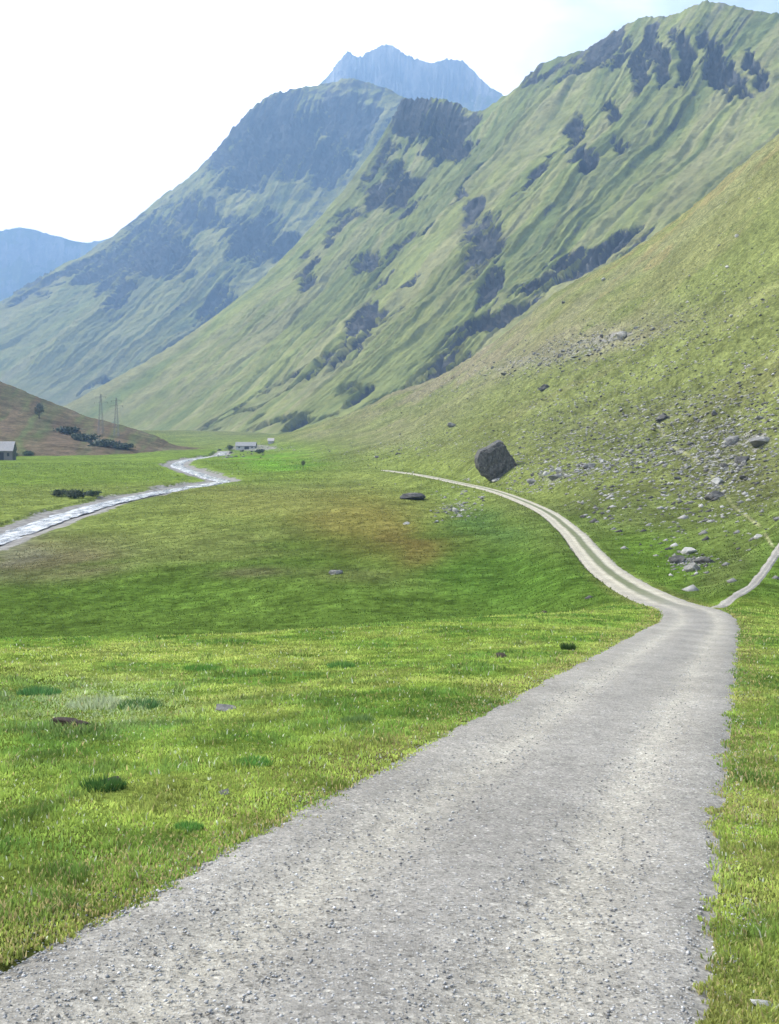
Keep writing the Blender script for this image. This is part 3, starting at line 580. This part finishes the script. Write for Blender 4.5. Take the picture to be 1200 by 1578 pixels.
def scree():
    px = []; py = []; ss = []
    for n, cx, cy, rx, ry, rot, s0 in ((2600, 870, 545, 150, 22, -14, .25), (900, 1090, 650, 130, 55, -20, .16), (500, 870, 733, 90, 12, -10, .12), (200, 702, 785, 30, 10, 0, .12), (600, 1120, 715, 80, 35, -20, .14),
                                      (200, 1065, 866, 34, 12, 0, .09), (700, 690, 600, 130, 30, -30, .3), (500, 1060, 480, 130, 60, -30, .2), (500, 600, 690, 140, 14, -3, .18), (9000, 960, 620, 300, 170, -18, .19), (1500, 960, 700, 200, 40, -8, .15), (700, 1120, 690, 120, 80, -15, .15), (900, 860, 640, 90, 60, -10, .16), (500, 1110, 770, 90, 60, 0, .09), (260, 400, 690, 60, 8, 0, .3), (350, 250, 760, 200, 25, -12, .12)):
        c, s = math.cos(RAD(rot)), math.sin(RAD(rot)); a = RNG.normal(size=n) * .55 * rx; b = RNG.normal(size=n) * .55 * ry
        px.append(cx + a * c - b * s); py.append(cy + a * s + b * c); ss.append(np.full(n, s0))
    px = np.concatenate(px); py = np.concatenate(py); ss = np.concatenate(ss); d = np.exp(np.linspace(math.log(40), math.log(900), 160)); X = (px[:, None] - 600) / FPX * d; Z = EYE - (py[:, None] - HOR) / FPX * d
    g = base_h(X, np.broadcast_to(d, X.shape)); i = np.argmax(Z <= g, 1); ok = i > 0; j = np.arange(len(px)); e0 = Z[j, i-1] - g[j, i-1]; e1 = Z[j, i] - g[j, i]; t = e0 / (e0 - e1 + 1e-9); D = d[i-1] + t * (d[i] - d[i-1])
    ok &= ~((px < 870) & (py > 752) & ~((np.abs(px - 702) < 45) & (py < 805))); px, D, ss = px[ok], D[ok], ss[ok]; X = (px - 600) / FPX * D; rd, _ = dist_line(X, D, road_c); k = rd > 3; X, D, ss = X[k], D[k], ss[k]
    n = len(X); s = ss * (0.7 + 2.3 * RNG.random(n) ** 3); t = RNG.choice([0.05, 0.15, 0.24, 0.33], n, p=[.30, .30, .28, .12])
    stones('scree', X, D, ground_h(X, D), s, t[:, None] * np.array([1, .98, .94]), 'countless small grey stones strewn across the right hillside', 'scree', M['loose'])
scree()

# ------------------------------------------------------------------ rocks
def rock_mesh(name, seed, sub=3, cuts=9, flat=1.0, rough=0.10, mat_=None):
    bm = bmesh.new(); bmesh.ops.create_icosphere(bm, subdivisions=sub, radius=0.5); rg = random.Random(seed)
    pl = []
    for k in range(cuts):
        v = Vector((rg.gauss(0, 1), rg.gauss(0, 1), rg.gauss(0, 0.8))).normalized(); pl.append((v, rg.uniform(0.22, 0.40)))
    for v in bm.verts:
        for nrm, dd in pl:
            t = v.co.dot(nrm)
            if t > dd: v.co -= nrm * (t - dd) * 0.96
        p = v.co; k = float(fbm(np.array(p.x * 3 + seed), np.array(p.y * 3 + p.z * 2.3), 4, seed)); v.co += v.co.normalized() * k * rough
        v.co.z *= flat
    me = bpy.data.meshes.new(name); bm.to_mesh(me); bm.free(); me.materials.append(mat_); return me
RK = {k: [rock_mesh('rock', 10 * i + s, 3, 10, (0.9, 0.65, 0.75)[i % 3], 0.10, M[k]) for i in range(6)] for s, k in enumerate(('rock_dark', 'rock_grey', 'rock_pale', 'soil', 'rock_white'))}
def put_rock(name, px, py, wpx, kind, label, cat='rock', group=None, sink=0.36, squash=1.0, d=None):
    X, Y, Z = hit(px, py); s = wpx / FPX * Y
    o = bpy.data.objects.new(name, random.choice(RK[kind])); COL.objects.link(o)
    o.scale = (s * random.uniform(.95, 1.15), s * random.uniform(.8, 1.1), s * random.uniform(.75, 1.0) * squash); o.rotation_euler = (random.uniform(-.2, .2), random.uniform(-.2, .2), random.uniform(0, 6.28))
    o.location = (X, Y, Z + o.scale[2] * (0.5 - sink) * 0.7); tag(o, label, cat, group); return o
# the house-sized block above the road
def big_boulder():
    X, Y, Z = hit(765, 738); k = Y / FPX
    T = empty('boulder', (X, Y, Z), 'huge dark wedge-shaped boulder standing alone on the grass above the far road', 'boulder')
    prof = [(-22, 4), (-31, 18), (-33, 32), (-28, 43), (-15, 48), (-1, 57), (6, 57), (15, 42), (24, 27), (32, 15), (29, 8), (14, 3), (2, -3), (-12, -4)]
    bm = bmesh.new(); nf = len(prof); layers = []
    for dy, sc, ox in ((-16, 0.80, 4), (-12, 0.97, 1), (4, 1.04, 0), (22, 0.9, 2), (34, 0.62, 5)):
        layers.append([bm.verts.new(((ox + (x - 3) * sc + 3) * k, dy * k, (20 + (z - 20) * sc) * k)) for x, z in prof])
    for a, b in zip(layers[:-1], layers[1:]):
        for i in range(nf): bm.faces.new([a[i], a[(i+1) % nf], b[(i+1) % nf], b[i]])
    bm.faces.new(layers[0][::-1]); bm.faces.new(layers[-1])
    bmesh.ops.triangulate(bm, faces=bm.faces[:]); bmesh.ops.recalc_face_normals(bm, faces=bm.faces[:])
    bmesh.ops.subdivide_edges(bm, edges=bm.edges[:], cuts=5, use_grid_fill=True)
    for v in bm.verts:
        n1 = float(fbm(np.array(v.co.x * 0.5 + v.co.y * .3), np.array(v.co.z * 0.5 + 3 + v.co.y * .3), 5, 400, 0.6)); n2 = float(fbm(np.array(v.co.x * 1.6 + v.co.y), np.array(v.co.z * 1.1 + v.co.y * .7), 4, 410, 0.6, True)); v.co += Vector((0.5, -0.6, 0.35)) * (n1 * 0.9 + n2 * 0.22)
    o = bm_obj('rock_body', bm, M['rock_dark'], T)
    bm = bmesh.new(); bmesh.ops.create_icosphere(bm, subdivisions=3, radius=1)
    for v in bm.verts: v.co = Vector((v.co.x * 9 * k, v.co.y * 12 * k - 14 * k, v.co.z * 3.5 * k - 2 * k)) * (1 + 0.15 * math.sin(v.co.x * 9 + v.co.y * 7))
    bm_obj('pale_footing', bm, M['rock_pale'], T)
big_boulder()
put_rock('boulder', 631, 770, 44, 'rock_dark', 'dark rounded boulder sunk in the meadow just below the far road', 'boulder', None, 0.2, 0.75)
for px, py, wp, kd, lab in (
    (672, 806, 11, 'rock_pale', 'small pale stone in the brown patch below the dark rounded boulder'), (626, 808, 12, 'rock_pale', 'pale stone with a dark shaded side below the dark rounded boulder'),
    (1020, 652, 24, 'rock_dark', 'dark block at the top of the faint hillside path'), (1063, 688, 13, 'rock_dark', 'small dark block just right of the faint hillside path'),
    (838, 602, 18, 'rock_dark', 'dark grey block high on the hillside above the huge boulder'), (697, 658, 16, 'rock_grey', 'grey block with a dark side, up the slope left of the huge boulder'),
    (960, 522, 26, 'rock_grey', 'largest grey block in the high scree band'), (1120, 415, 9, 'rock_pale', 'lone pale stone high on the right hillside'),
    (1168, 830, 18, 'rock_pale', 'bright pale stone above the bend of the side path'), (1168, 690, 40, 'rock_grey', 'big grey outcrop block near the right edge above the side path'),
    (1140, 715, 30, 'rock_dark', 'dark outcrop block left of the big grey one near the right edge'), (1105, 748, 22, 'rock_pale', 'pale slab where the faint hillside path bends'),
    (1100, 768, 34, 'rock_dark', 'dark overhanging slab under the bend of the faint path'), (1060, 852, 26, 'rock_pale', 'pale capped outcrop stone above the road junction'),
    (1045, 868, 34, 'rock_dark', 'dark outcrop block at left of the outcrop above the road junction'), (1085, 868, 34, 'rock_dark', 'dark outcrop block at right of the outcrop above the road junction'),
    (1068, 880, 30, 'rock_grey', 'grey outcrop stone lowest in the outcrop above the road junction'), (518, 885, 22, 'rock_grey', 'flat bluish grey stone alone in the green hollow'),
    (907, 722, 26, 'rock_grey', 'grey block with a dark foot right of the huge boulder'), (855, 738, 26, 'rock_grey', 'pale grey block in the stone line right of the huge boulder'),
    (820, 745, 20, 'rock_grey', 'grey stone nearest the huge boulder on its right'), (1130, 685, 26, 'rock_grey', 'grey outcrop stone between the faint path and the right edge'),
    (868, 470, 9, 'rock_dark', 'small dark block near the skyline of the right hillside'), (930, 435, 9, 'rock_pale', 'small pale block near the skyline of the right hillside')):
    put_rock('rock', px, py, wp, kd, lab)
def scatter(n, cx, cy, rx, ry, rot, w0, w1, kinds, label, group):
    c, s = math.cos(RAD(rot)), math.sin(RAD(rot))
    for i in range(n):
        a, b = random.gauss(0, 0.5) * rx, random.gauss(0, 0.5) * ry
        px, py = cx + a * c - b * s, cy + a * s + b * c
        put_rock('rock', px, py, w0 + (w1 - w0) * random.random() ** 2.5, random.choice(kinds), label, 'rock', group)
scatter(70, 880, 548, 130, 18, -14, 3, 11, ['rock_grey', 'rock_grey', 'rock_pale', 'rock_dark'], 'grey stone in the high scree band across the right hillside', 'stones of the high scree band')
scatter(34, 880, 728, 90, 14, -10, 4, 14, ['rock_grey', 'rock_grey', 'rock_pale'], 'stone in the loose line right of the huge boulder', 'stones right of the huge boulder')
scatter(14, 705, 785, 28, 14, 0, 4, 12, ['rock_grey', 'rock_grey', 'rock_pale'], 'stone in the small heap below the far road', 'stones below the far road')
scatter(44, 1090, 640, 110, 45, -20, 4, 13, ['rock_grey', 'rock_dark', 'rock_grey'], 'stone scattered over the grass of the right hillside above the faint path', 'stones above the faint path')
scatter(26, 1080, 735, 80, 28, -10, 5, 16, ['rock_grey', 'rock_dark', 'rock_grey'], 'stone among the turf along the faint hillside path', 'stones along the faint path')
scatter(18, 590, 700, 80, 12, -4, 3, 10, ['rock_grey', 'rock_dark'], 'small stone at the foot of the hillside where the far road ends', 'stones at the foot of the hillside')
scatter(14, 1060, 866, 30, 10, 0, 6, 14, ['rock_grey', 'rock_dark'], 'small broken stone of the outcrop above the road junction', 'broken stones of the outcrop')
scatter(22, 1080, 470, 110, 60, -30, 3, 8, ['rock_pale', 'rock_grey'], 'small stone strewn high on the right hillside above the scree', 'stones high on the hillside')
scatter(22, 370, 700, 50, 10, 0, 3, 8, ['rock_grey', 'rock_dark'], 'grey stone on the valley floor near the far white barn', 'stones near the far barn')
# stones and clods in the foreground
for px, py, wp, kd, lab, sq in (
    (122, 1462, 24, 'rock_white', 'white pebble in the grass edge at bottom left of the road', .8), (95, 1450, 12, 'rock_white', 'smaller white pebble just left of the white pebble at the grass edge', .8),
    (1176, 1556, 36, 'rock_white', 'white stone in the grass at the bottom right corner', .6), (858, 1070, 26, 'rock_white', 'flat white stone lying on the left edge of the road halfway up', .25),
    (621, 1420, 12, 'rock_white', 'white chip in the middle of the gravel road', .6), (900, 1361, 9, 'rock_white', 'tiny white chip in the right wheel track of the road', .6),
    (350, 1094, 40, 'rock_grey', 'low grey stone half buried in the meadow', .35), (346, 1224, 26, 'rock_grey', 'small grey stone in the meadow near the road', .5),
    (615, 1480, 9, 'rock_white', 'white chip at the lower end of the road, left of the tracks', .6)):
    put_rock('stone', px, py, wp, kd, lab, 'stone', None, 0.3, sq)
for px, py, wp, lab in ((108, 1116, 62, 'large flat brown clod of earth in the left meadow'), (772, 1013, 30, 'dark clod of earth in the meadow left of the upper road'),
                        (928, 1012, 16, 'small dark clod at the grass edge of the upper road'), (838, 946, 20, 'small dark clod on the brow of the meadow'), (170, 1208, 44, 'dark molehill in the lower left meadow')):
    put_rock('clod', px, py, wp, 'soil', lab, 'clod', None, 0.3, 0.45)

# ------------------------------------------------------------------ tufts, bushes, trees
def leaves(bm, c, rx, ry, rz, n, s, rg, hollow=0.35):
    for i in range(n):
        while True:
            p = Vector((rg.uniform(-1, 1), rg.uniform(-1, 1), rg.uniform(-1, 1)))
            if hollow < p.length < 1: break
        b = 1 + 0.28 * math.sin(p.x * 5 + c[0]) * math.cos(p.y * 4 + p.z * 5)
        q = Vector((c[0] + p.x * rx * b, c[1] + p.y * ry * b, c[2] + p.z * rz * b)); d1 = Vector((rg.gauss(0,1), rg.gauss(0,1), rg.gauss(0,1))).normalized() * s * rg.uniform(.5, 1.3)
        d2 = d1.orthogonal().normalized() * s * rg.uniform(.4, .8); m_ = Matrix.Rotation(rg.uniform(0, 6.28), 3, d1); d2 = m_ @ d2
        bm.faces.new([bm.verts.new(q - d1 * .5), bm.verts.new(q + d2 * .5), bm.verts.new(q + d1 * .5), bm.verts.new(q - d2 * .5)])
def surface_at(px, py):
    """nearest visible land on the line of sight, brown spur included"""
    bpy.context.view_layer.update()
    dirv = Vector(((px - 600) / FPX, 1, -(py - HOR) / FPX)).normalized()
    ok, loc, nrm, idx = hill_o.ray_cast(Vector((0, 0, EYE)), dirv)
    X, Y, Z = hit(px, py)
    if ok and loc.y < Y: return loc.x, loc.y, loc.z
    return X, Y, Z
def bush(px, py, wpx, hpx, label, group=None, m_='leaf_dark', seed=0, trunk=0.0, name='bush', cat='bush'):
    X, Y, Z = surface_at(px, py); k = Y / FPX; rg = random.Random(seed)
    T = empty(name, (X, Y, Z), label, cat, group); W, Hh = wpx * k, hpx * k; s = max(0.18 * W / 2, 0.12)
    bm = bmesh.new()
    leaves(bm, (0, 0, Hh * (trunk + (1 - trunk) * .5)), W * .42, W * .40, Hh * (1 - trunk) * .48, 420, s, rg)
    for q in range(4): leaves(bm, (rg.uniform(-.28, .28) * W, rg.uniform(-.2, .2) * W, Hh * rg.uniform(trunk + .2, .8)), W * .22, W * .22, Hh * .2, 90, s, rg, 0)
    bm_obj('crown' if trunk else 'foliage', bm, M[m_], T)
    bm = bmesh.new(); top = Hh * max(trunk + .3, .5)
    bar(bm, (0, 0, -0.3), (0.02 * W, 0, top), W * .05, W * .02)
    for q in range(4):
        a = rg.uniform(0, 6.28); bar(bm, (0, 0, top * rg.uniform(.4, .8)), (math.cos(a) * W * .25, math.sin(a) * W * .25, top * rg.uniform(.9, 1.2)), W * .025, W * .01)
    bm_obj('trunk' if trunk else 'stem', bm, M['bark'], T)
bush(60, 645, 20, 26, 'dark round tree standing alone on the brown hillside at the left', None, 'leaf_dark', 1, 0.15, 'tree', 'tree')
for i, (px, py, w_, h_, lb) in enumerate(((104, 668, 46, 11, 'dark bush at the upper left end of the row under the brown hill'), (132, 680, 50, 12, 'second dark bush from the left in the row under the brown hill'),
        (160, 688, 50, 11, 'third dark bush in the row under the brown hill'), (190, 692, 46, 9, 'dark bush at the right end of the row under the brown hill'))):
    bush(px, py, w_, h_, lb, 'dark bushes under the brown hill', 'leaf_dark', 10 + i)
bush(467, 724, 9, 14, 'tiny dark round tree on the bright green valley floor', None, 'leaf_dark', 21, 0.4, 'tree', 'tree')
bush(92, 766, 30, 12, 'dark bush at left of the clump on the far river bank', None, 'leaf_dark', 31); bush(116, 768, 40, 14, 'widest dark bush of the clump on the far river bank', None, 'leaf_dark', 32)
bush(142, 765, 30, 9, 'low dark bush at right of the clump on the far river bank', None, 'leaf_green', 33)
bush(24, 704, 10, 7, 'small green bush beside the roofed barn at the left edge', None, 'leaf_green', 34); bush(44, 702, 20, 8, 'yellow green bush right of the barn at the left edge', None, 'leaf_green', 35)
bush(354, 694, 14, 9, 'dark bush left of the far white barn', None, 'leaf_dark', 36); bush(400, 699, 18, 7, 'dark bush below right of the far white barn', None, 'leaf_dark', 37)
def tussock(px, py, wpx, hpx, label, tone, seed):
    X, Y, Z = hit(px, py); k = Y / FPX; rg = np.random.default_rng(seed); n = 420; W = wpx * k / 2; Hh = hpx * k
    a = rg.uniform(0, 6.28, n); q = np.sqrt(rg.random(n)) ; bx = np.cos(a) * q * W * .7; by = np.sin(a) * q * W * .6
    h = Hh * (1 - .5 * q) * rg.uniform(.6, 1.1, n); wd_ = 0.004 * (1 + Y * .08); yw = rg.uniform(0, 6.28, n); gz = ground_h(X + bx, Y + by) - Z
    V = np.stack([np.stack([bx - np.cos(yw) * wd_, by - np.sin(yw) * wd_, gz - .02], 1), np.stack([bx + np.cos(yw) * wd_, by + np.sin(yw) * wd_, gz - .02], 1),
                  np.stack([bx + np.cos(a) * h * .5, by + np.sin(a) * h * .5, gz + h], 1)], 1).reshape(-1, 3)
    F = np.arange(3 * n).reshape(-1, 3); c = np.tile(np.array(tone), (n, 1)) * rg.uniform(.6, 1.3, n)[:, None]
    o = np_mesh('grass_tuft', V, F, M['blade'], {'tone': np.repeat(c, 3, 0)}, False); o.location = (X, Y, Z); tag(o, label, 'grass tuft')
for i, a in enumerate(((160, 1216, 90, 26, 'dark green grass tuft around the molehill in the lower left meadow', (.06, .14, .035)), (875, 1002, 28, 16, 'dark upright grass tuft close to the upper road', (.06, .11, .035)),
        (60, 1070, 90, 18, 'dark green weeds at the left of the pale patch in the meadow', (.09, .22, .07)), (215, 1090, 90, 20, 'dark green weeds right of the pale patch in the meadow', (.09, .20, .07)),
        (150, 1090, 130, 20, 'pale grey green weed patch in the left meadow', (.42, .48, .30)), (310, 1032, 80, 12, 'low dark tuft on the upper meadow, left of centre', (.11, .25, .05)),
        (525, 1028, 60, 12, 'low dark tuft at the middle of the upper meadow', (.12, .26, .06)), (550, 1112, 70, 14, 'dull green tuft in the meadow near the road', (.15, .24, .08)),
        (390, 1178, 80, 16, 'green tuft in the meadow above the small grey stone', (.12, .28, .06)), (290, 1278, 60, 16, 'green tuft near the grass edge of the lower road', (.12, .28, .06)))):
    tussock(*a, 500 + i)

# ------------------------------------------------------------------ barns and power masts
def barn(px, py, wpx, hpx, deep, wall, roofm, label, rz=0, door=True):
    X, Y, Z = surface_at(px, py); k = Y / FPX; W, Hh = wpx * k, hpx * k; e = Hh * .52; D_ = W * deep
    T = empty('barn', (X, Y, Z), label, 'barn', None, rz)
    bm = bmesh.new(); z0 = -1.0
    v = {n: bm.verts.new(p) for n, p in dict(a=(-W/2,0,z0), b=(W/2,0,z0), c=(W/2,D_,z0), d=(-W/2,D_,z0), e=(-W/2,0,e), f=(W/2,0,e), g=(W/2,D_,e), h=(-W/2,D_,e), i=(-W/2,D_/2,Hh*.94), j=(W/2,D_/2,Hh*.94)).items()}
    for f in ('abfe', 'cdhg', 'bcgjf', 'daeih'): bm.faces.new([v[q] for q in f])
    bmesh.ops.recalc_face_normals(bm, faces=bm.faces[:]); bm_obj('wall', bm, M[wall], T)
    for s in (0, 1):
        bm = bmesh.new(); y0 = -0.6 if s == 0 else D_ + 0.6; zz = e - 0.25
        p = [Vector((-W/2-.5, y0, zz)), Vector((W/2+.5, y0, zz)), Vector((W/2+.5, D_/2, Hh)), Vector((-W/2-.5, D_/2, Hh))]; up = Vector((0, 0, .22))
        lo = [bm.verts.new(q) for q in p]; hi = [bm.verts.new(q + up) for q in p]
        bm.faces.new(lo); bm.faces.new(hi[::-1])
        for q in range(4): bm.faces.new([lo[q], hi[q], hi[(q+1) % 4], lo[(q+1) % 4]])
        bmesh.ops.recalc_face_normals(bm, faces=bm.faces[:]); bm_obj('roof', bm, M[roofm], T)
    if door:
        bm = bmesh.new(); box(bm, -W*.05, W*.18, -.06, 0.02, -.5, e * .8); dr = bm_obj('door', bm, M['opening'], T)
        for q in (-.32, .34):
            bm = bmesh.new(); box(bm, W*q-.6, W*q+.6, -.05, 0.02, e*.4, e*.75); bm_obj('window', bm, M['opening'], T)
    return T
barn(-2, 709, 42, 28, .35, 'timber', 'roof', 'grey timber barn with a pale pink grey roof, cut by the left edge')
barn(378, 693, 30, 11, .5, 'white_wall', 'stone_wall', 'far whitewashed barn on the valley floor beyond the river')
barn(417, 684, 8, 8, .8, 'white_wall', 'roof', 'tiny pale hut up the slope right of the far white barn', 0, False)
def mast(px, py, hpx, label):
    X, Y, Z = surface_at(px, py); Hh = hpx * Y / FPX; T = empty('power_mast', (X, Y, Z - .5), label, 'power mast', 'power masts on the brown hill')
    for s in (-1, 1):
        for t in (-1, 1):
            bm = bmesh.new(); bar(bm, (s * Hh * .06, t * Hh * .06, 0), (s * .25, t * .25, Hh), .16, .09); bm_obj('leg', bm, M['steel'], T)
    bm = bmesh.new()
    for q in range(9):
        z0, z1 = Hh * q / 9, Hh * (q + 1) / 9; f0 = 1 - (1 - .25 / (Hh * .06)) * q / 9; f1 = 1 - (1 - .25 / (Hh * .06)) * (q + 1) / 9; a0, a1 = Hh * .06 * f0, Hh * .06 * f1
        for s in (-1, 1):
            bar(bm, (s * a0, -a0, z0), (s * a1, a1, z1), .05, .05, 4); bar(bm, (-a0, s * a0, z0), (a1, s * a1, z1), .05, .05, 4)
    bm_obj('brace', bm, M['steel'], T)
    for z, l in ((.93, .13), (.80, .17)):
        bm = bmesh.new(); bar(bm, (-Hh * l, 0, Hh * z), (Hh * l, 0, Hh * z), .12, .12); ca = bm_obj('crossarm', bm, M['steel'], T)
        for s in (-1, 1):
            bm = bmesh.new(); bar(bm, (s * Hh * l * .95, 0, Hh * z), (s * Hh * l * .95, 0, Hh * z - 1.2), .1, .1); bm_obj('insulator', bm, M['opening'], ca)
mast(155, 668, 62, 'left of the two tall thin steel power masts on the brown hill'); mast(179, 672, 60, 'right of the two tall thin steel power masts on the brown hill')

# ------------------------------------------------------------------ air
hm, N, L, B = mat('haze'); N.remove(B)
pv = N.new('ShaderNodeVolumePrincipled'); pv.inputs['Color'].default_value = (0.34, 0.59, 1.0, 1); pv.inputs['Density'].default_value = 1.8e-4; pv.inputs['Anisotropy'].default_value = 0.0
L.new(pv.outputs[0], N['Material Output'].inputs['Volume'])
zs = [v for o in COL.objects if o.type == 'MESH' and o.parent is None and len(o.data.vertices) > 1000 for v in (min(c[2] for c in o.bound_box) + o.location.z, max(c[2] for c in o.bound_box) + o.location.z)]
bm = bmesh.new(); box(bm, -9900, 9900, -9900, 9900, min(zs) - 1, max(zs) + 60); hz = bm_obj('haze', bm, hm); hz['kind'] = 'stuff'; hz['label'] = 'thin blue haze filling the valley air'
print('verts', sum(len(o.data.vertices) for o in COL.objects if o.type == 'MESH'), 'z', min(zs), max(zs))
